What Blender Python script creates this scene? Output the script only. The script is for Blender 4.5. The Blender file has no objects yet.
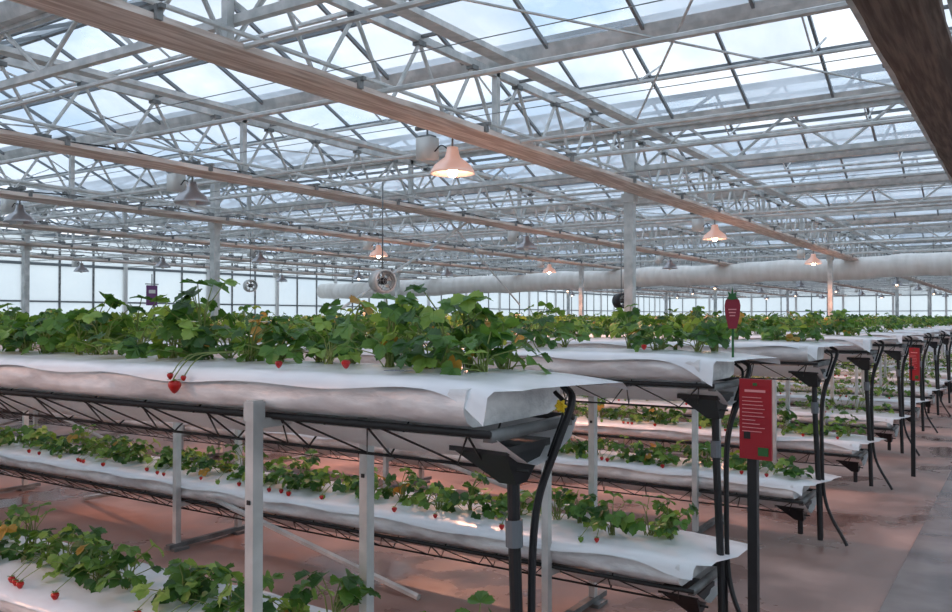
import bpy, math, random
from mathutils import Vector, Matrix, noise
random.seed(7)
sc=bpy.context.scene
try:
    sc.view_settings.view_transform='Standard'
    sc.view_settings.exposure=0.0
except Exception: pass

# ---------------- materials ----------------
def srgb(r,g,b):
    f=lambda c:(c/12.92 if c<=0.04045 else ((c+0.055)/1.055)**2.4)
    return (f(r/255),f(g/255),f(b/255),1)
def mat(name,col,rough=0.5,metal=0.0,col2=None,scale=5.0,detail=4,bump=0.0,emit=None,estr=0,rough2=None,stretch=None,spec=None):
    m=bpy.data.materials.new(name); m.use_nodes=True
    nt=m.node_tree; b=nt.nodes['Principled BSDF']
    b.inputs['Base Color'].default_value=col
    b.inputs['Roughness'].default_value=rough
    b.inputs['Metallic'].default_value=metal
    if spec is not None: b.inputs['Specular IOR Level'].default_value=spec
    if col2 is not None or bump>0:
        tc=nt.nodes.new('ShaderNodeTexCoord'); n=nt.nodes.new('ShaderNodeTexNoise')
        n.inputs['Scale'].default_value=scale; n.inputs['Detail'].default_value=detail
        if stretch:
            mp=nt.nodes.new('ShaderNodeMapping'); mp.inputs['Scale'].default_value=stretch
            nt.links.new(tc.outputs['Object'],mp.inputs['Vector']); nt.links.new(mp.outputs['Vector'],n.inputs['Vector'])
        else: nt.links.new(tc.outputs['Object'],n.inputs['Vector'])
        r=nt.nodes.new('ShaderNodeValToRGB')
        r.color_ramp.elements[0].position=0.38; r.color_ramp.elements[1].position=0.64
        r.color_ramp.elements[0].color=col; r.color_ramp.elements[1].color=col2 or col
        nt.links.new(n.outputs['Fac'],r.inputs['Fac']); nt.links.new(r.outputs['Color'],b.inputs['Base Color'])
        if rough2 is not None:
            mr=nt.nodes.new('ShaderNodeMapRange'); mr.inputs['From Min'].default_value=.4; mr.inputs['From Max'].default_value=.6
            mr.inputs['To Min'].default_value=rough; mr.inputs['To Max'].default_value=rough2
            nt.links.new(n.outputs['Fac'],mr.inputs['Value']); nt.links.new(mr.outputs['Result'],b.inputs['Roughness'])
        if bump>0:
            bp=nt.nodes.new('ShaderNodeBump'); bp.inputs['Strength'].default_value=bump; bp.inputs['Distance'].default_value=.1
            nt.links.new(n.outputs['Fac'],bp.inputs['Height']); nt.links.new(bp.outputs['Normal'],b.inputs['Normal'])
    if emit:
        b.inputs['Emission Color'].default_value=emit; b.inputs['Emission Strength'].default_value=estr
    return m
def leafmat(name,col,col2,tr):
    m=mat(name,col,0.42,0,col2,14,3)
    nt=m.node_tree; b=nt.nodes['Principled BSDF']; out=nt.nodes['Material Output']
    t=nt.nodes.new('ShaderNodeBsdfTranslucent'); t.inputs['Color'].default_value=tr
    mx=nt.nodes.new('ShaderNodeMixShader'); mx.inputs['Fac'].default_value=0.3
    nt.links.new(b.outputs[0],mx.inputs[1]); nt.links.new(t.outputs[0],mx.inputs[2]); nt.links.new(mx.outputs[0],out.inputs['Surface'])
    return m
def sheetmat(name,transp,col,colt,noise_scale,lo,hi,stretch=(1,1,1),pane=False):
    m=bpy.data.materials.new(name); m.use_nodes=True; nt=m.node_tree; nt.nodes.clear()
    out=nt.nodes.new('ShaderNodeOutputMaterial')
    tp=nt.nodes.new('ShaderNodeBsdfTransparent'); tp.inputs['Color'].default_value=transp
    tl=nt.nodes.new('ShaderNodeBsdfTranslucent'); tl.inputs['Color'].default_value=colt
    df=nt.nodes.new('ShaderNodeBsdfDiffuse'); df.inputs['Color'].default_value=col
    a=nt.nodes.new('ShaderNodeMixShader'); a.inputs['Fac'].default_value=.3
    nt.links.new(tl.outputs[0],a.inputs[1]); nt.links.new(df.outputs[0],a.inputs[2])
    tc=nt.nodes.new('ShaderNodeTexCoord'); mp=nt.nodes.new('ShaderNodeMapping'); mp.inputs['Scale'].default_value=stretch
    n=nt.nodes.new('ShaderNodeTexNoise'); n.inputs['Scale'].default_value=noise_scale; n.inputs['Detail'].default_value=6
    nt.links.new(tc.outputs['Object'],mp.inputs['Vector']); nt.links.new(mp.outputs['Vector'],n.inputs['Vector'])
    mr=nt.nodes.new('ShaderNodeMapRange'); mr.inputs['From Min'].default_value=.35; mr.inputs['From Max'].default_value=.65
    mr.inputs['To Min'].default_value=lo; mr.inputs['To Max'].default_value=hi
    nt.links.new(n.outputs['Fac'],mr.inputs['Value'])
    fac=mr.outputs['Result']
    if pane:   # every glass pane has its own amount of dirt
        oi=nt.nodes.new('ShaderNodeObjectInfo')
        m2=nt.nodes.new('ShaderNodeMapping'); m2.inputs['Scale'].default_value=(1/1.14,1.0,0)
        nt.links.new(tc.outputs['Object'],m2.inputs['Vector'])
        fl=nt.nodes.new('ShaderNodeVectorMath'); fl.operation='FLOOR'; nt.links.new(m2.outputs['Vector'],fl.inputs[0])
        ad=nt.nodes.new('ShaderNodeVectorMath'); ad.operation='ADD'; nt.links.new(fl.outputs[0],ad.inputs[0]); nt.links.new(oi.outputs['Location'],ad.inputs[1])
        wn=nt.nodes.new('ShaderNodeTexWhiteNoise'); nt.links.new(ad.outputs[0],wn.inputs['Vector'])
        ma=nt.nodes.new('ShaderNodeMath'); ma.operation='MULTIPLY_ADD'; nt.links.new(wn.outputs['Value'],ma.inputs[0]); ma.inputs[1].default_value=.3; 
        nt.links.new(mr.outputs['Result'],ma.inputs[2]); fac=ma.outputs[0]
    mx=nt.nodes.new('ShaderNodeMixShader'); nt.links.new(fac,mx.inputs['Fac'])
    nt.links.new(tp.outputs[0],mx.inputs[1]); nt.links.new(a.outputs[0],mx.inputs[2]); nt.links.new(mx.outputs[0],out.inputs['Surface'])
    return m
STEEL=mat('galvanised_steel',srgb(186,189,188),.4,.2,srgb(218,218,216),6)
STEELD=mat('weathered_steel',srgb(110,113,114),.55,.3,srgb(146,148,148),8)
ALU=mat('aluminium_bar',srgb(128,134,138),.5,.2)
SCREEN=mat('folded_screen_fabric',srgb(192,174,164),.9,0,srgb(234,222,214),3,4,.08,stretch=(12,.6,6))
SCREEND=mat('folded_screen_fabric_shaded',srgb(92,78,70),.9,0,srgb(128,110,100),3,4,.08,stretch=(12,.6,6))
GLASS=sheetmat('dirty_roof_glass',(.93,.97,1,1),(.74,.79,.85,1),(.78,.86,.94,1),.8,.12,.5,(1,.5,1),True)
WALLP=sheetmat('wall_polycarbonate',(.9,1,.97,1),(.84,.87,.86,1),(.80,.84,.83,1),.5,.8,.97)
FLOORM=mat('stained_concrete',srgb(112,88,82),.14,0,srgb(184,152,142),1.0,7,.05,rough2=.7)
PATH=mat('path_concrete',srgb(100,84,82),.25,0,srgb(136,120,116),2,6,.05)
FILM=mat('white_film',srgb(242,243,246),.25,0,srgb(230,234,240),3,3,.06)
BAG=mat('grow_bag',srgb(214,215,217),.3,0,srgb(250,250,250),9,7,.2,stretch=(.6,1,1.6))
DRAIN=mat('drain_film',srgb(236,236,238),.35,0,srgb(250,250,250),3,4,.2)
BLACK=mat('black_plastic',srgb(26,27,31),.4)
WIRE=mat('dark_wire',srgb(52,50,50),.5,.4)
GREYP=mat('grey_coupling',srgb(110,116,122),.5)
G1=leafmat('leaf_dark',srgb(40,76,36),srgb(60,102,48),srgb(92,140,48))
G2=leafmat('leaf_mid',srgb(66,110,50),srgb(96,136,62),srgb(136,178,64))
G3=leafmat('leaf_light',srgb(114,152,70),srgb(150,180,92),srgb(180,204,84))
G4=leafmat('leaf_amber_backlit',srgb(156,136,54),srgb(184,138,58),srgb(220,154,54))  # warm backlight through some leaves, put into the leaf colour
STEM=mat('petiole',srgb(120,134,70),.5)
BERRY=mat('strawberry_red',srgb(170,18,22),.28,0,srgb(200,34,28),30,2,.05)
PETAL=mat('petal_white',srgb(240,240,232),.5)
YEL=mat('flower_yellow',srgb(226,190,30),.5)
RED=mat('sign_red',srgb(160,26,42),.4)
DRED=mat('label_dark_red',srgb(140,24,50),.45)
SGREEN=mat('sign_green',srgb(38,98,48),.5)
WHITE=mat('white_paint',srgb(225,225,222),.4)
PRINT=mat('sign_print',srgb(225,150,155),.5)
PURPLE=mat('purple_banner',srgb(120,72,122),.6)
DUCTM=mat('white_duct_film',srgb(226,222,217),.45,0,srgb(240,237,233),1.5,4,.1,stretch=(3,1,1))
REFL=mat('lamp_reflector',srgb(190,190,195),.3,.6)
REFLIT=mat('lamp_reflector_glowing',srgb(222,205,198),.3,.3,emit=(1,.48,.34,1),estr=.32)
HOT=mat('lamp_bulb_hot',(1,.8,.6,1),.5,emit=(1,.66,.44,1),estr=60)
WARM=mat('lamp_bulb_warm',(1,.8,.6,1),.5,emit=(1,.66,.44,1),estr=8)
INK=mat('marker_ink',srgb(110,115,130),.6)

# ---------------- mesh builder ----------------
class MB:
    def __init__(s): s.v=[];s.f=[];s.m=[];s.mats=[]
    def mi(s,m):
        if m not in s.mats: s.mats.append(m)
        return s.mats.index(m)
    def add(s,vs,fs,m):
        o=len(s.v); k=s.mi(m)
        s.v.extend(vs)
        for f in fs: s.f.append(tuple(i+o for i in f)); s.m.append(k)
    def box(s,c,d,m):
        x,y,z=c;a,b,e=d[0]/2,d[1]/2,d[2]/2
        vs=[(x+i*a,y+j*b,z+k*e) for i in(-1,1) for j in(-1,1) for k in(-1,1)]
        s.add(vs,[(0,1,3,2),(4,6,7,5),(0,4,5,1),(2,3,7,6),(0,2,6,4),(1,5,7,3)],m)
    def poly(s,pts,r,m,seg=6,cap=True):
        pts=[Vector(p) for p in pts]; n=len(pts)
        rs=r if isinstance(r,(list,tuple)) else [r]*n
        vs=[];fs=[]
        t0=(pts[1]-pts[0]).normalized()
        up=Vector((0,0,1)) if abs(t0.z)<.9 else Vector((1,0,0))
        a=t0.cross(up).normalized()
        for i,p in enumerate(pts):
            t=(pts[min(i+1,n-1)]-pts[max(i-1,0)]).normalized()
            a=(a-t*a.dot(t)).normalized(); b=t.cross(a)
            for k in range(seg):
                th=2*math.pi*(k+.5)/seg
                vs.append(tuple(p+(a*math.cos(th)+b*math.sin(th))*rs[i]))
        for i in range(n-1):
            for k in range(seg):
                fs.append((i*seg+k,i*seg+(k+1)%seg,(i+1)*seg+(k+1)%seg,(i+1)*seg+k))
        if cap:
            fs.append(tuple(range(seg-1,-1,-1))); fs.append(tuple((n-1)*seg+k for k in range(seg)))
        s.add(vs,fs,m)
    def beam(s,p0,p1,w,h,m):
        p0=Vector(p0);p1=Vector(p1);t=(p1-p0).normalized()
        up=Vector((0,0,1)) if abs(t.z)<.95 else Vector((0,1,0))
        a=t.cross(up).normalized();b=a.cross(t).normalized()
        vs=[tuple(p+a*i*w/2+b*j*h/2) for p in(p0,p1) for i,j in((-1,-1),(1,-1),(1,1),(-1,1))]
        s.add(vs,[(0,1,2,3),(7,6,5,4),(0,4,5,1),(1,5,6,2),(2,6,7,3),(3,7,4,0)],m)
    def lathe(s,prof,c,m,seg=20,axis='z'):
        vs=[];fs=[]
        for r,z in prof:
            for k in range(seg):
                th=2*math.pi*k/seg; x,y=r*math.cos(th),r*math.sin(th)
                if axis=='z': vs.append((c[0]+x,c[1]+y,c[2]+z))
                elif axis=='x': vs.append((c[0]+z,c[1]+x,c[2]+y))
                else: vs.append((c[0]+x,c[1]+z,c[2]+y))
        for i in range(len(prof)-1):
            for k in range(seg): fs.append((i*seg+k,i*seg+(k+1)%seg,(i+1)*seg+(k+1)%seg,(i+1)*seg+k))
        s.add(vs,fs,m)
    def grid(s,rows,m):
        nr=len(rows);nc=len(rows[0]);vs=[p for r in rows for p in r];fs=[]
        for i in range(nr-1):
            for j in range(nc-1): fs.append((i*nc+j,i*nc+j+1,(i+1)*nc+j+1,(i+1)*nc+j))
        s.add(vs,fs,m)
    def mesh(s,name,smooth=False):
        me=bpy.data.meshes.new(name); me.from_pydata(s.v,[],s.f)
        for m in s.mats: me.materials.append(m)
        me.polygons.foreach_set('material_index',s.m)
        if smooth: me.polygons.foreach_set('use_smooth',[True]*len(s.f))
        me.update(); return me
def obj(name,me,loc=(0,0,0),parent=None,rot=(0,0,0),scale=(1,1,1)):
    o=bpy.data.objects.new(name,me); sc.collection.objects.link(o)
    o.location=loc;o.rotation_euler=rot;o.scale=scale
    if parent: o.parent=parent
    return o
def empty(name,loc=(0,0,0)):
    o=bpy.data.objects.new(name,None); sc.collection.objects.link(o); o.location=loc; o.empty_display_size=.2
    return o
def smoothpts(P,n=6):
    P=[Vector(p) for p in P]; Q=[P[0]*2-P[1]]+P+[P[-1]*2-P[-2]]; out=[]
    for i in range(1,len(Q)-2):
        for k in range(n):
            t=k/n
            out.append(.5*((2*Q[i])+(Q[i+1]-Q[i-1])*t+(2*Q[i-1]-5*Q[i]+4*Q[i+1]-Q[i+2])*t*t+(3*Q[i]-Q[i-1]-3*Q[i+1]+Q[i+2])*t**3))
    out.append(P[-1]); return out
def crease(x,y,z):   # sharp plastic creases
    v=noise.noise((x*9,y*7,z*16)); w=noise.noise((x*22+5,y*15,z*34))
    return (abs(v)*-1.0+.25)*.016+(abs(w)*-1+.2)*.007

# ---------------- building ----------------
WL,WR,WB,WF=-29.8,4.8,-7.7,80.7     # wall planes
XL,XR=-29.6,4.6
YB,YF=-7.5,80.5
ZB,ZT=3.60,4.48
GZ=4.62; RZ=5.50
def shell():
    b=MB(); b.box(((WL+WR)/2,(WB+WF)/2,-.1),(WR-WL,WF-WB,.2),FLOORM); obj('floor',b.mesh('floor'))
    b=MB(); b.box((1.75,(YB+YF)/2,.006),(4.9,YF-YB-.4,.012),PATH); obj('aisle_path',b.mesh('aisle_path'))
    def wall(name,p0,p1):
        p0=Vector(p0);p1=Vector(p1);L=(p1-p0).length;t=(p1-p0)/L
        b=MB()
        q=[p0+Vector((0,0,.5)),p1+Vector((0,0,.5)),p1+Vector((0,0,GZ)),p0+Vector((0,0,GZ))]
        b.add([tuple(x) for x in q],[(0,1,2,3)],WALLP)
        b.beam(p0+Vector((0,0,.25)),p1+Vector((0,0,.25)),.15,.5,WHITE)
        n=int(L/1.33)
        for i in range(n+1):
            p=p0+t*(L*i/n); w=.07 if i%3 else .16
            b.beam(p+Vector((0,0,.5)),p+Vector((0,0,GZ)),w,w,STEELD if i%3 else WHITE)
        for z,w in((1.3,.06),(2.2,.06),(3.55,.1),(GZ,.14)):
            b.beam(p0+Vector((0,0,z)),p1+Vector((0,0,z)),w,w,ALU)
        obj(name,b.mesh(name))
    wall('wall_left',(WL,WB,0),(WL,WF,0)); wall('wall_right',(WR,WB,0),(WR,WF,0))
    wall('wall_back',(WL,WF,0),(WR,WF,0)); wall('wall_front',(WL,WB,0),(WR,WB,0))
shell()

def roofspan():
    b=MB()
    for s in(0,1):
        y0,y1=(0,2) if s==0 else (4,2)
        b.add([(XL,y0,GZ),(XR,y0,GZ),(XR,y1,RZ),(XL,y1,RZ)],[(0,1,2,3)],GLASS)
        n=int((XR-XL)/1.14)
        for i in range(n+1):
            x=XL+(XR-XL)*i/n
            b.beam((x,y0,GZ-.02),(x,y1,RZ-.02),.035,.05,ALU)
        ym=(y0+y1)/2; b.beam((XL,ym,(GZ+RZ)/2-.03),(XR,ym,(GZ+RZ)/2-.03),.04,.05,ALU)
    b.beam((XL,2,RZ),(XR,2,RZ),.07,.1,ALU)
    x=XL+1.5
    while x<XR-1:
        b.poly([(x,2.0,GZ+.1),(x,1.2,5.12)],.014,STEEL,4); b.poly([(x,2.0,GZ+.1),(x,2.8,5.12)],.014,STEEL,4); x+=4.33/2
    b.poly([(XL,2.0,GZ+.08),(XR,2.0,GZ+.08)],.025,STEEL,6)
    return b.mesh('roof_glazing')
rs=roofspan()
def gutter():
    b=MB()
    pr=[(-.13,.06),(-.10,-.02),(-.06,-.10),(.06,-.10),(.10,-.02),(.13,.06)]
    b.grid([[(x,y,GZ+z) for y,z in pr] for x in(XL,XR)],STEEL)
    return b.mesh('roof_gutter')
gm=gutter()
y=YB
while y<YF-.1:
    obj('roof_glazing',rs,(0,y,0)); obj('roof_gutter',gm,(0,y,0)); y+=4
obj('roof_gutter',gm,(0,y,0))

GX=[-.93-4.33*k for k in range(-1,7)]
def girder():
    b=MB()
    b.beam((0,YB,ZB+.04),(0,YF,ZB+.04),.06,.08,STEEL)
    b.beam((0,YB,ZT),(0,YF,ZT),.07,.08,STEEL)
    y=YB;i=0
    while y<YF-.3:
        b.poly([(0,y,ZB+.08),(0,y+.5,ZT-.04)],.022,STEEL,6); b.poly([(0,y+.5,ZT-.04),(0,y+1.0,ZB+.08)],.022,STEEL,6)
        b.box((0,y,ZB+.1),(.09,.16,.07),STEELD); b.box((0,y+.5,ZT-.05),(.09,.12,.05),STEELD)
        if i%4==0:
            b.beam((0,y,ZB),(0,y,GZ),.07,.07,STEEL)
        y+=1;i+=1
    b.beam((.42,YB,ZT-.02),(.42,YF,ZT-.02),.18,.06,STEEL)
    y=YB+.5
    while y<YF:
        b.beam((0,y,ZT+.02),(.46,y,ZT+.02),.04,.03,STEELD); y+=2
    b.poly([(.12,YB,ZB+.22),(.12,YF,ZB+.22)],.022,STEEL,6)
    return b.mesh('trellis_girder')
gd=girder()
def bundle(S):
    b=MB(); y=YB
    rows=[]
    pr=[(.03,.03),(.03,-.02),(.12,-.05),(.25,-.055),(.38,-.05),(.48,-.02),(.48,.03),(.25,.05),(.03,.03)]
    while y<=YF+.01:
        rows.append([(px+random.uniform(-.008,.008),y,ZB-.03+pz+random.uniform(-.008,.008)) for px,pz in pr]); y+=.5
    b.grid(rows,S)
    y=YB+1
    while y<YF:
        b.box((.25,y,ZB+.035),(.6,.04,.03),STEELD); b.box((.5,y,ZB-.0),(.03,.05,.1),STEELD); y+=2
    P=[(.02,YB+i*1.0,ZB+.13-.05*(i%2)) for i in range(int(YF-YB))]
    b.poly(P,.012,BLACK,4)
    return b.mesh('screen_bundle')
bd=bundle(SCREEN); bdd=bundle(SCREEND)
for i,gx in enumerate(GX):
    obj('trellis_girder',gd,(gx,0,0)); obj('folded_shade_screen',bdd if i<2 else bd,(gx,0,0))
def xtruss():
    b=MB(); z0,z1=3.95,4.5
    b.beam((XL,0,z0),(XR-.1,0,z0),.07,.07,STEEL); b.beam((XL,0,z1),(XR-.1,0,z1),.07,.07,STEEL)
    x=XL
    while x<XR-1.5:
        b.poly([(x,0,z0),(x+.72,0,z1)],.022,STEEL,6);b.poly([(x+.72,0,z1),(x+1.44,0,z0)],.022,STEEL,6); x+=1.4433
    return b.mesh('cross_truss')
xt=xtruss()
for y in(-3.5,4.5,12.5,20.5,28.5,36.5,44.5,52.5,60.5,68.5): obj('cross_truss',xt,(0,y+.06,0))
b=MB(); y=YB+.25;i=0
while y<YF:
    if i%8==3: b.poly([(XL,y,ZB+.15),(XR,y,ZB+.15)],.028,STEEL,6)
    elif i%8==7: b.poly([(XL,y,ZB-.02),(XR,y,ZB-.02)],.022,STEEL,6)
    elif i%2: b.poly([(XL,y,ZB+.06),(XR,y,ZB+.06)],.005,STEELD,3)
    y+=.5;i+=1
obj('screen_support_wires',b.mesh('screen_wires'))
b=MB()
for gi,gx in enumerate(GX[1:-1]):
    for y in(4.5,20.5,36.5,52.5):
        if (gi+int(y/16))%2==0:
            b.poly([(gx,y,ZT),(gx-4.33,y+8,ZT)],.014,STEEL,5); b.poly([(gx-4.33,y,ZT),(gx,y+8,ZT)],.014,STEEL,5)
obj('wind_brace_rods',b.mesh('wind_braces'))
def post():
    b=MB(); b.beam((0,0,0),(0,0,GZ-.08),.14,.14,STEEL)
    b.box((0,0,.02),(.28,.28,.04),STEELD); b.box((0,0,ZB-.12),(.2,.2,.14),STEEL); b.box((0,0,GZ-.12),(.3,.3,.06),STEEL)
    return b.mesh('support_post')
pm=post()
for gx in(-5.26,-13.92,-22.58):
    for y in(12.5,28.5,44.5,60.5): obj('support_post',pm,(gx-.0,y-(.9 if gx==-13.92 and y==12.5 else 0),0))
b=MB()
b.poly([(-9.59,10.6,1.75),(-9.59,14.5,3.6)],.026,STEEL,6)
b.poly([(-9.59,16.5,1.9),(-9.59,13.6,3.6)],.018,STEEL,6)
obj('diagonal_brace',b.mesh('diagonal_brace'))
b=MB(); rows=[]
x=XL+.3
while x<XR-.2:
    r=.37+.012*math.sin(x*5); zc=3.36+.016*x+.03*math.sin(x*1.45)
    rows.append([(x,31+r*math.cos(t*math.pi/8),zc+r*math.sin(t*math.pi/8)) for t in range(17)]); x+=.15
b.grid(rows,DUCTM)
x=XL+1
while x<XR:
    b.poly([(x,31,3.5),(x,31,ZT)],.012,STEELD,4); x+=2
obj('air_duct',b.mesh('air_duct',True))

def lamp(R,BULB):
    b=MB()
    b.lathe([(.0,.24),(.06,.24),(.07,.18),(.085,.13),(.14,.09),(.20,.04),(.235,-.02),(.245,-.05),(.232,-.05),(.18,.02),(.11,.08),(.0,.1)],(0,0,0),R,24)
    b.lathe([(0,.08),(.035,.07),(.055,.0),(.05,-.06),(.03,-.085),(0,-.09)],(0,0,0),BULB,12)
    b.poly([(0,0,.22),(0,0,.52)],.012,STEELD,6)
    b.beam((-.5,0,.5),(.15,0,.5),.04,.04,STEELD)
    b.box((-.34,0,.26),(.2,.16,.24),WHITE); b.box((-.34,0,.39),(.16,.12,.03),STEELD)
    b.poly([(-.34,0,.38),(-.34,0,.5)],.012,STEELD,6)
    b.poly(smoothpts([(-.24,0,.22),(-.15,0,.28),(-.05,0,.22)]),.008,BLACK,4)
    return b.mesh('grow_lamp',True)
lm1,lm0,lmw=lamp(REFLIT,HOT),lamp(REFL,WHITE),lamp(REFL,WARM)
ENERGY=330
def addlamp(x,y,me,light,en=ENERGY):
    e=empty('grow_lamp',(x,y,3.22))
    obj('lamp_body',me,(0,0,0),e)
    if light:
        L=bpy.data.lights.new('lamp_light','SPOT'); L.energy=en; L.color=(1,.44,.28); L.shadow_soft_size=.1
        L.spot_size=math.radians(168); L.spot_blend=.3
        o=bpy.data.objects.new('lamp_light',L); sc.collection.objects.link(o); o.parent=e; o.location=(0,0,-.13)
for ci,gx in enumerate(GX[1:]):
    if ci==0: continue
    for j in range(8):
        y=7.6+9.2*j
        if y>78: continue
        lit=(ci==1 and j<4) or (ci==3 and j in(1,2))
        addlamp(gx,y,lm1 if lit else (lmw if (ci+j)%2 and j>1 else lm0),lit and j<3)
addlamp(-5.26,-1.6,lm1,True,170); addlamp(-9.59,-1.6,lm1,True,300)

def fan(body):
    b=MB()
    b.lathe([(.22,-.18),(.25,-.17),(.25,.17),(.22,.18),(.21,.17),(.21,-.17),(.22,-.18)],(0,0,0),body,24,'x')
    b.lathe([(0,-.1),(.07,-.09),(.08,.08),(0,.12)],(0,0,0),BLACK,12,'x')
    for r in(.07,.14,.2):
        b.poly([(.18,r*math.cos(t*math.pi/8),r*math.sin(t*math.pi/8)) for t in range(17)],.006,STEELD,4)
    for t in range(6):
        a=t*math.pi/3; b.poly([(.18,0,0),(.18,.22*math.cos(a),.22*math.sin(a))],.006,STEELD,4)
        b.add([(-.03,.05*math.cos(a),.05*math.sin(a)),(.03,.2*math.cos(a+.1),.2*math.sin(a+.1)),(-.05,.2*math.cos(a+.6),.2*math.sin(a+.6))],[(0,1,2)],WHITE)
    b.poly([(0,0,.25),(0,0,2.1)],.015,STEELD,5)
    return b.mesh('circulation_fan',True)
f1=fan(STEEL); f2=fan(BLACK)
obj('circulation_fan',f1,(-8.25,10.05,2.16),rot=(0,0,math.radians(-25)),scale=(.72,.72,.72))
obj('circulation_fan',f2,(-9.0,20.8,2.05),rot=(0,0,math.radians(-25)),scale=(.8,.8,.8))
obj('circulation_fan',f1,(-18.2,16.4,2.5),rot=(0,0,math.radians(-25)),scale=(.7,.7,.7))

# ---------------- troughs ----------------
XE=-1.12; XS=-28.0
def troughmesh(seed,z):
    rnd=random.Random(seed)
    b=MB()
    ph=[rnd.uniform(0,6) for _ in range(6)]
    rows=[];x=XE-.16
    while x>XS:
        near=x>-9
        w1=.006*math.sin(x*7+ph[0]); w2=.006*math.sin(x*5+ph[2])
        pr=[(.20,-.005),(.255,-.03),(.27+w2,-.06),(.25+w2,-.11),(.18,-.122),(-.18,-.122),(-.245+w1,-.12),(-.272+w1,-.105),(-.286+w1,-.09),(-.291+w1,-.075),(-.291+w2,-.06),(-.289+w2,-.045),(-.288,-.03),(-.28,-.015),(-.2,-.005)]
        r=[]
        for i,(py,pz) in enumerate(pr):
            if 6<=i<=12: py-=crease(x,seed*3.1,pz)
            r.append((x,py,z+pz))
        rows.append(r); x-=.022 if near else .06
    b.grid(rows,BAG)
    c=rows[0]; b.add(c,[tuple(range(len(c)))],BAG)
    rows=[];x=XE+.03
    while x>XS-.05:
        t=max(0,1-(XE+.03-x)/.42)
        w=.005*math.sin(x*4+ph[3])+.006*math.sin(x*11+ph[4])+rnd.uniform(-.003,.003)
        dr=.018+.006*math.sin(x*3.1+ph[5])+.008*math.sin(x*9+ph[1])
        ye=.292+w*.6; yf=-.300+w+.03*t
        zt=z+.006-t*t*.03
        zz=lambda q:zt+.5*crease(x,q,seed*.7)
        pr=[(ye+.012,zt-dr),(ye+.008,zt-.015),(ye-.03,zt+.004),(.15,zz(.15)+.008),(0,zz(0)+.012+.01*math.sin(x*6)*t),(-.13,zz(-.13)+.006),(-.2,zz(-.2)+.004),(yf+.035,zt+.004),(yf,zt-.010),(yf-.008,zt-.012-dr*(1+1.2*t)*.6),(yf-.012-.01*t,zt-.014-dr*(1+2.2*t))]
        dx=.13*t*t
        rows.append([(x-(dx if q<-.2 else (dx*.5 if q<0 else 0))+(.03*t if q>.2 else 0),q,pz) for q,pz in pr]); x-=.035
    b.grid(rows,FILM)
    for yy in(-.26,.24): b.poly([(XE-.1,yy,z-.135),(XS,yy,z-.135)],.011,WIRE,6)
    rows=[];x=XE-.1
    while x>XS:
        s=.01*math.sin(x*2.3+ph[0])+.006*math.sin(x*8)
        pr=[(.27,-.135),(.22,-.19+s),(.1,-.235+s),(.0,-.247+s),(-.05,-.235+s),(-.14,-.19+s),(-.22,-.155)]
        rows.append([(x,py,z+pz) for py,pz in pr]); x-=.2
    b.grid(rows,DRAIN)
    x=XE-.15
    while x>XS+.4:
        b.poly([(x-.02,-.27,z-.135),(x-.1,-.05,z-.262),(x-.18,.18,z-.15),(x-.19,.27,z-.06)],.0035,WIRE,4)
        b.poly([(x-.02,-.26,z-.135),(x-.19,-.06,z-.26),(x-.36,-.26,z-.135)],.0035,WIRE,4)
        x-=.36
    b.poly([(XE-.1,-.05,z-.264),(XS,-.05,z-.264)],.006,WIRE,4)
    b.beam((XE-.12,-.24,z-.145),(XE-.12,.24,z-.145),.03,.03,STEELD)
    return b.mesh('trough',True)
ZU=1.42; ZLo=.46
tu=[troughmesh(s,ZU) for s in(1,2)]; tl=[troughmesh(s,ZLo) for s in(3,4)]
LX=-2.06
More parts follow.
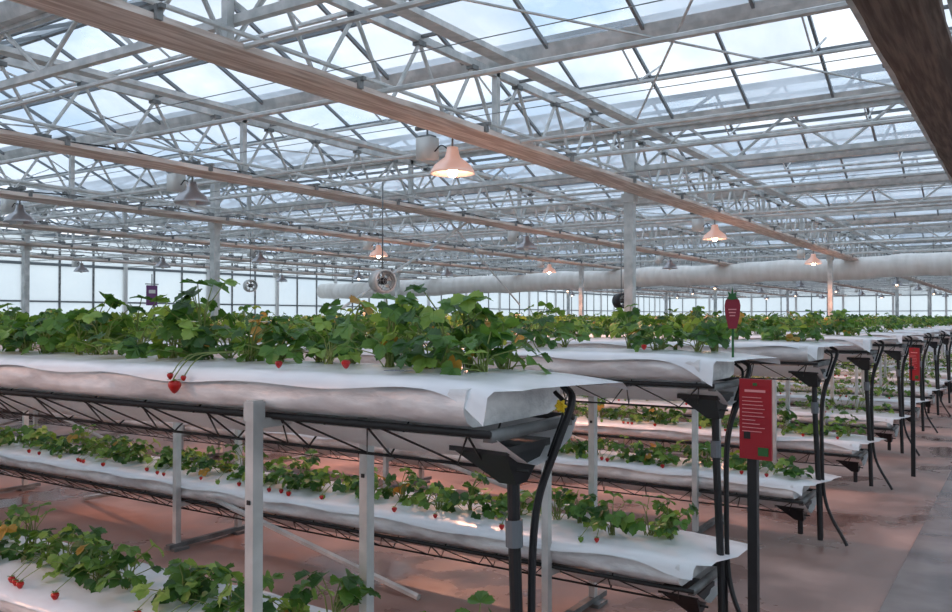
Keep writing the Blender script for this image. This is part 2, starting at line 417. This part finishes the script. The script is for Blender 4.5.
def frames():
    b=MB(); x=LX
    while x>XS:
        for yy in(-.325,.22):
            b.beam((x,yy,0),(x,yy,ZU-(.08 if yy<0 else .14)),.036,.042,STEEL)
            b.box((x,yy,ZU-(.115 if yy<0 else .17)),(.044,.05,.06),STEEL); b.box((x,yy,.01),(.12,.12,.02),STEELD)
            b.box((x+.0,yy-.022,ZU-.4),(.014,.006,.014),WIRE)
        for z in(ZU-.155,ZLo-.155): b.beam((x,-.315,z),(x,.22,z),.03,.03,STEEL)
        b.beam((x,-.4,.03),(x,.36,.03),.04,.03,STEELD)
        x-=2.9
    x=LX;i=0
    while x-2.9>XS:
        if i%2==0: b.poly([(x-2.85,-.27,.43),(x-.85,-.27,.02)],.02,STEEL,6)
        if i%2==1: b.poly([(x-.05,.25,.43),(x-2.0,.25,.02)],.02,STEEL,6)
        x-=2.9;i+=1
    ex=XE-.155
    def funnel(z,ex=ex):
        v=[(ex-.16,-.12,z-.21),(ex+.02,-.12,z-.21),(ex+.02,.12,z-.21),(ex-.16,.12,z-.21),
           (ex-.05,-.04,z-.31),(ex+.01,-.04,z-.31),(ex+.01,.02,z-.31),(ex-.05,.02,z-.31)]
        b.add(v,[(0,1,5,4),(1,2,6,5),(2,3,7,6),(3,0,4,7),(4,5,6,7),(0,3,2,1)],BLACK)
        b.box((ex-.07,.0,z-.2),(.2,.26,.022),BLACK)
    funnel(ZU); funnel(ZLo,ex-.1)
    b.poly([(ex-.02,-.01,ZU-.30),(ex-.015,-.01,.9),(ex+.01,-.02,.35),(ex+.02,-.04,.03)],.019,BLACK,10)
    b.poly([(ex-.018,-.01,1.0),(ex-.016,-.01,.92)],.026,GREYP,10)
    b.poly([(ex-.12,-.01,ZLo-.30),(ex-.12,-.01,.05)],.019,BLACK,10)
    b.poly(smoothpts([(ex+.06,.16,ZU-.03),(ex+.11,.12,ZU-.07),(ex+.08,.08,ZU-.2),(ex+.03,.04,ZU-.4),(ex+.025,.02,.7),(ex+.05,-.0,.3),(ex+.2,-.06,.02)],8),.012,BLACK,8)
    b.poly(smoothpts([(ex+.03,.16,ZU-.05),(ex+.07,.15,ZU-.10),(ex+.04,.1,ZU-.25),(ex+.01,.06,ZU-.45),(ex+.01,.05,.6),(ex+.02,.04,.03)],8),.007,BLACK,8)
    return b.mesh('frame')
fm=frames()
ROWS=[2.2,4.14]+[6.42+2.3*i for i in range(20)]

# ---------------- plants ----------------
def leaflet(b,p,a,n,L,W,m,detail,rnd):
    c=n.cross(a).normalized()
    if detail:
        S=[0,.1,.22,.34,.46,.58,.70,.82,.93,1]; Wd=[.04,.45,.66,.86,.98,1.0,.9,.74,.42,.06]
    else:
        S=[0,.3,.65,1]; Wd=[.05,.8,.95,.1]
    curl=rnd.uniform(.05,.35)*L; fold=rnd.uniform(.15,.5)
    vs=[];k=len(S)
    for i,(s,w) in enumerate(zip(S,Wd)):
        mid=p+a*(s*L)-n*(curl*s*s)
        ser=(1.12 if i%2 else .92) if detail else 1
        o=W*w*ser*.5; sh=a*(L*.03*(1 if i%2 else -1)) if detail else a*0
        vs+= [tuple(mid-c*o+n*(fold*o)+sh),tuple(mid),tuple(mid+c*o+n*(fold*o)+sh)]
    fs=[]
    for i in range(k-1):
        q=i*3; fs+=[(q,q+1,q+4,q+3),(q+1,q+2,q+5,q+4)]
    b.add(vs,fs,m)
def berry(b,p,s,rnd,ripe=True):
    b.lathe([(0,-1.25*s),(.3*s,-1.1*s),(.62*s,-.7*s),(.85*s,-.25*s),(.88*s,.1*s),(.65*s,.42*s),(.2*s,.5*s),(0,.5*s)],p,BERRY if ripe else G3,10)
    for k in range(6):
        t=k*math.pi/3+rnd.random()
        d=Vector((math.cos(t),math.sin(t),.15)); P=Vector(p)+Vector((0,0,.48*s))
        q=Vector((-math.sin(t),math.cos(t),0))*.22*s
        b.add([tuple(P-q*.6),tuple(P+q*.6),tuple(P+d*.75*s+q),tuple(P+d*1.15*s),tuple(P+d*.75*s-q)],[(0,1,2,3,4)],G2)
def flower(b,p,s):
    P=Vector(p)
    for k in range(5):
        t=k*2*math.pi/5; d=Vector((math.cos(t),math.sin(t),.2)); q=Vector((-math.sin(t),math.cos(t),0))
        b.add([tuple(P),tuple(P+d*.5*s+q*.4*s),tuple(P+d*s+q*.2*s),tuple(P+d*s-q*.2*s),tuple(P+d*.5*s-q*.4*s)],[(0,1,2,3,4)],PETAL)
    b.lathe([(0,.12*s),(.2*s,.08*s),(.25*s,-.02*s)],p,YEL,8)
def plant(b,c,h,nleaf,detail,rnd,size=1.0,amber=.06):
    for i in range(nleaf):
        ang=rnd.uniform(0,2*math.pi); out=rnd.uniform(.02,.16)*size; hh=h*rnd.uniform(.22,1.0)
        if out>.12: hh*=.75
        P0=Vector(c)+Vector((rnd.uniform(-.015,.015),rnd.uniform(-.015,.015),0))
        d=Vector((math.cos(ang),math.sin(ang),0))
        P2=Vector(c)+d*out+Vector((0,0,hh)); P1=(P0+P2)/2+Vector((0,0,hh*.18))-d*out*.2
        if detail: b.poly([P0,P1,P2],[.003,.0025,.002],STEM,4,False)
        else: b.poly([P0,P2],.003,STEM,3,False)
        n=(Vector((0,0,1))+d*rnd.uniform(-.1,1.1)+Vector((rnd.uniform(-.6,.6),rnd.uniform(-.6,.6),0))).normalized()
        a=(d-n*d.dot(n)).normalized(); c2=n.cross(a)
        r=rnd.random()
        m=G4 if r<amber else (G1 if r<.36 else (G2 if r<.78 else G3))
        L=rnd.uniform(.045,.078)*size; W=L*.82
        for th in(0,1.3,-1.3):
            ax=(a*math.cos(th)+c2*math.sin(th)).normalized()
            leaflet(b,P2,ax,n,L*(1 if th==0 else .9),W,m,detail,rnd)
CH=2.64
def chunk(seed,kind,detail):
    rnd=random.Random(seed); b=MB()
    if kind=='upper':
        x=-.02
        while x>-CH:
            hm=1+.2*math.sin(x*2.38*2+seed)
            for yy in(.0,.18):
                if rnd.random()<.14: continue
                plant(b,(x+rnd.uniform(-.06,.06),yy+rnd.uniform(-.03,.03),.0),rnd.uniform(.12,.25)*hm,13 if detail else 9,detail,rnd,.92,.04)
            x-=.215
        for i in range(1):
            px=rnd.uniform(-CH,0)
            berry(b,(px,-.25,.04),.016,rnd)
        for i in range(2): flower(b,(rnd.uniform(-CH,0),-.12,.16),.017)
    else:
        x=-.08
        while x>-CH:
            plant(b,(x+rnd.uniform(-.05,.05),rnd.uniform(-.07,.10),0),rnd.uniform(.12,.24),14 if detail else 8,detail,rnd,.95,.02)
            if rnd.random()<.5:
                for q in range(rnd.choice((1,1,2))):
                    bx=x+rnd.uniform(-.1,.1); by=-.2-rnd.uniform(0,.07)
                    b.poly(smoothpts([(x,-.03,.02),((x+bx)/2,-.12,.09),(bx,by,.035)],3),.002,STEM,3,False)
                    berry(b,(bx,by,.024),rnd.uniform(.014,.020),rnd,rnd.random()<.75)
            if rnd.random()<.3: flower(b,(x,-.12,.15),.017)
            x-=.18
    return b.mesh('plants_'+kind,False)
UH=[chunk(10+i,'upper',True) for i in range(3)]; LH=[chunk(20+i,'lower',True) for i in range(3)]
UL=[chunk(30+i,'upper',False) for i in range(2)]; LL=[chunk(40+i,'lower',False) for i in range(2)]
for ri,yc in enumerate(ROWS):
    e=empty('strawberry_growing_rack',(0,yc,0))
    obj('upper_trough',tu[ri%2],(0,0,0),e); obj('lower_trough',tl[ri%2],(-.1,0,0),e); obj('stand_frame',fm,(0,0,0),e)
    p=empty('strawberry_plants',(0,yc,0))
    if ri==0:   # the tallest plants of the first row
        b=MB(); r5=random.Random(55)
        plant(b,(-2.74,.02,ZU),.33,16,True,r5,1.15,.0); plant(b,(-1.56,.02,ZU),.28,14,True,r5,1.1,.0); plant(b,(-3.5,.05,ZU),.27,12,True,r5,1.0,.0)
        obj('tall_plants',b.mesh('tall_plants'),(0,0,0),p)
    for ci in range(10):
        x=XE-.26-ci*CH
        dist=math.hypot(x,yc); hi=dist<9
        U=(UH if hi else UL); Lw=(LH if hi else LL)
        obj('upper_foliage',U[(ci+ri)%len(U)],(x,0,ZU+.005),p)
        if ri<12: obj('lower_foliage',Lw[(ci*2+ri)%len(Lw)],(x-.05,0,ZLo+.005),p)

b=MB(); rnd=random.Random(3)
def hang(x,z,s,yo=-.335):
    b.poly(smoothpts([(x+.05,-.12,ZU+.06),(x+.02,-.27,ZU+.05),(x,yo,ZU-.02),(x,yo,z+s*.4)],4),.0022,STEM,4)
    berry(b,(x,yo,z),s,rnd)
hang(-2.44,1.375,.026); hang(-2.47,1.405,.013,-.33); hang(-2.40,1.40,.011,-.33)
berry(b,(-2.03,-.25,ZU+.035),.014,rnd)
obj('hanging_strawberries',b.mesh('hanging_strawberries',True),(0,2.2,0))
b=MB()
for k in range(6):
    t=k*math.pi/3; b.poly([(0,0,0),(.0+.012*math.cos(t),-.004,.012*math.sin(t)),(.02*math.cos(t),0,.02*math.sin(t))],[.003,.007,.002],YEL,6)
b.poly([(0,0,0),(-.01,.04,-.03)],.002,STEM,4)
obj('yellow_blossom',b.mesh('yellow_blossom'),(-1.14,2.2,1.345))
cu=bpy.data.curves.new('film_marking','FONT'); cu.body='857'; cu.size=.06; cu.extrude=.0005; cu.materials.append(INK)
o=bpy.data.objects.new('film_marking',cu); sc.collection.objects.link(o); o.location=(-1.62,1.97,ZU+.024)

# ---------------- signs ----------------
e=empty('info_sign',(-.98,3.68,0))
b=MB(); rot=math.radians(-8)
b.box((0,0,1.17),(.14,.012,.34),RED)
def strip(cx,cz,w,h,m=PRINT): b.box((cx,-.008,cz),(w,.003,h),m)
strip(0,1.29,.09,.01); strip(-.0,1.318,.018,.012,SGREEN)
rr=random.Random(5)
for i in range(10):
    w=rr.uniform(.055,.10); strip(-.056+w/2,1.262-i*.016,w,.003)
strip(.035,1.035,.045,.035,SGREEN)
obj('sign_board',b.mesh('sign_board'),(0,0,0),e,(0,0,rot))
b=MB(); b.beam((-.02,.03,0),(-.02,.03,1.2),.04,.04,BLACK); b.box((-.02,.012,1.1),(.06,.03,.03),BLACK)
obj('sign_pole',b.mesh('sign_pole'),(0,0,0),e)
e=empty('info_sign',(-.98,9.6,0))
obj('sign_board',bpy.data.meshes['sign_board'],(0,0,0),e,(0,0,math.radians(-35)),(.85,.85,.97)); obj('sign_pole',bpy.data.meshes['sign_pole'],(0,0,.0),e)
b=MB()
def plate(pts,y,t,m):
    n=len(pts); v=[(x,y-t/2,z) for x,z in pts]+[(x,y+t/2,z) for x,z in pts]
    b.add(v,[tuple(range(n)),tuple(range(2*n-1,n-1,-1))]+[(i,(i+1)%n,(i+1)%n+n,i+n) for i in range(n)],m)
plate([(-.02,-.10),(.02,-.10),(.036,-.03),(.04,.02),(.034,.05),(.015,.062),(-.015,.062),(-.034,.05),(-.04,.02),(-.036,-.03)],0,.012,DRED)
plate([(-.028,.056),(-.018,.07),(-.022,.095),(-.006,.08),(.0,.12),(.006,.08),(.022,.095),(.018,.07),(.028,.056),(0,.05)],-.004,.014,SGREEN)
for i in range(3): b.box((0,-.009,.0-i*.016),(.04-.006*i,.004,.006),PRINT)
b.beam((0,.008,-.25),(0,.008,.02),.012,.006,SGREEN)
obj('strawberry_label_stake',b.mesh('strawberry_label'),(-1.17,4.0,1.64),rot=(0,0,math.radians(10)),scale=(.9,.9,.9))
b=MB(); b.box((0,0,0),(.03,.5,.8),PURPLE); b.box((0.02,0,.15),(.01,.3,.14),WHITE); b.beam((0,-.3,.45),(0,.3,.45),.04,.04,STEELD); b.poly([(0,0,.4),(0,0,.85)],.02,STEELD,5)
obj('purple_banner',b.mesh('purple_banner'),(-29.3,21.3,2.5))

# ---------------- world ----------------
w=bpy.data.worlds.new('sky_world'); sc.world=w; w.use_nodes=True; nt=w.node_tree
bg=nt.nodes['Background']; tc=nt.nodes.new('ShaderNodeTexCoord'); n=nt.nodes.new('ShaderNodeTexNoise')
mp=nt.nodes.new('ShaderNodeMapping'); mp.inputs['Scale'].default_value=(1,1,2.2)
n.inputs['Scale'].default_value=3.6; n.inputs['Detail'].default_value=7; n.inputs['Roughness'].default_value=.6
r=nt.nodes.new('ShaderNodeValToRGB'); r.color_ramp.elements[0].position=.40; r.color_ramp.elements[1].position=.62
r.color_ramp.elements[0].color=(.38,.51,.68,1); r.color_ramp.elements[1].color=(.97,.985,1,1)
nt.links.new(tc.outputs['Generated'],mp.inputs['Vector']); nt.links.new(mp.outputs['Vector'],n.inputs['Vector']); nt.links.new(n.outputs['Fac'],r.inputs['Fac']); nt.links.new(r.outputs['Color'],bg.inputs['Color'])
bg.inputs['Strength'].default_value=1.65

cd=bpy.data.cameras.new('camera'); cam=bpy.data.objects.new('camera',cd); sc.collection.objects.link(cam)
cam.location=(0,0,1.6); cam.rotation_euler=(math.radians(90.81),0,math.radians(33.1))
cd.sensor_width=36; cd.lens=32.14; cd.clip_start=.05; cd.clip_end=300
sc.camera=cam
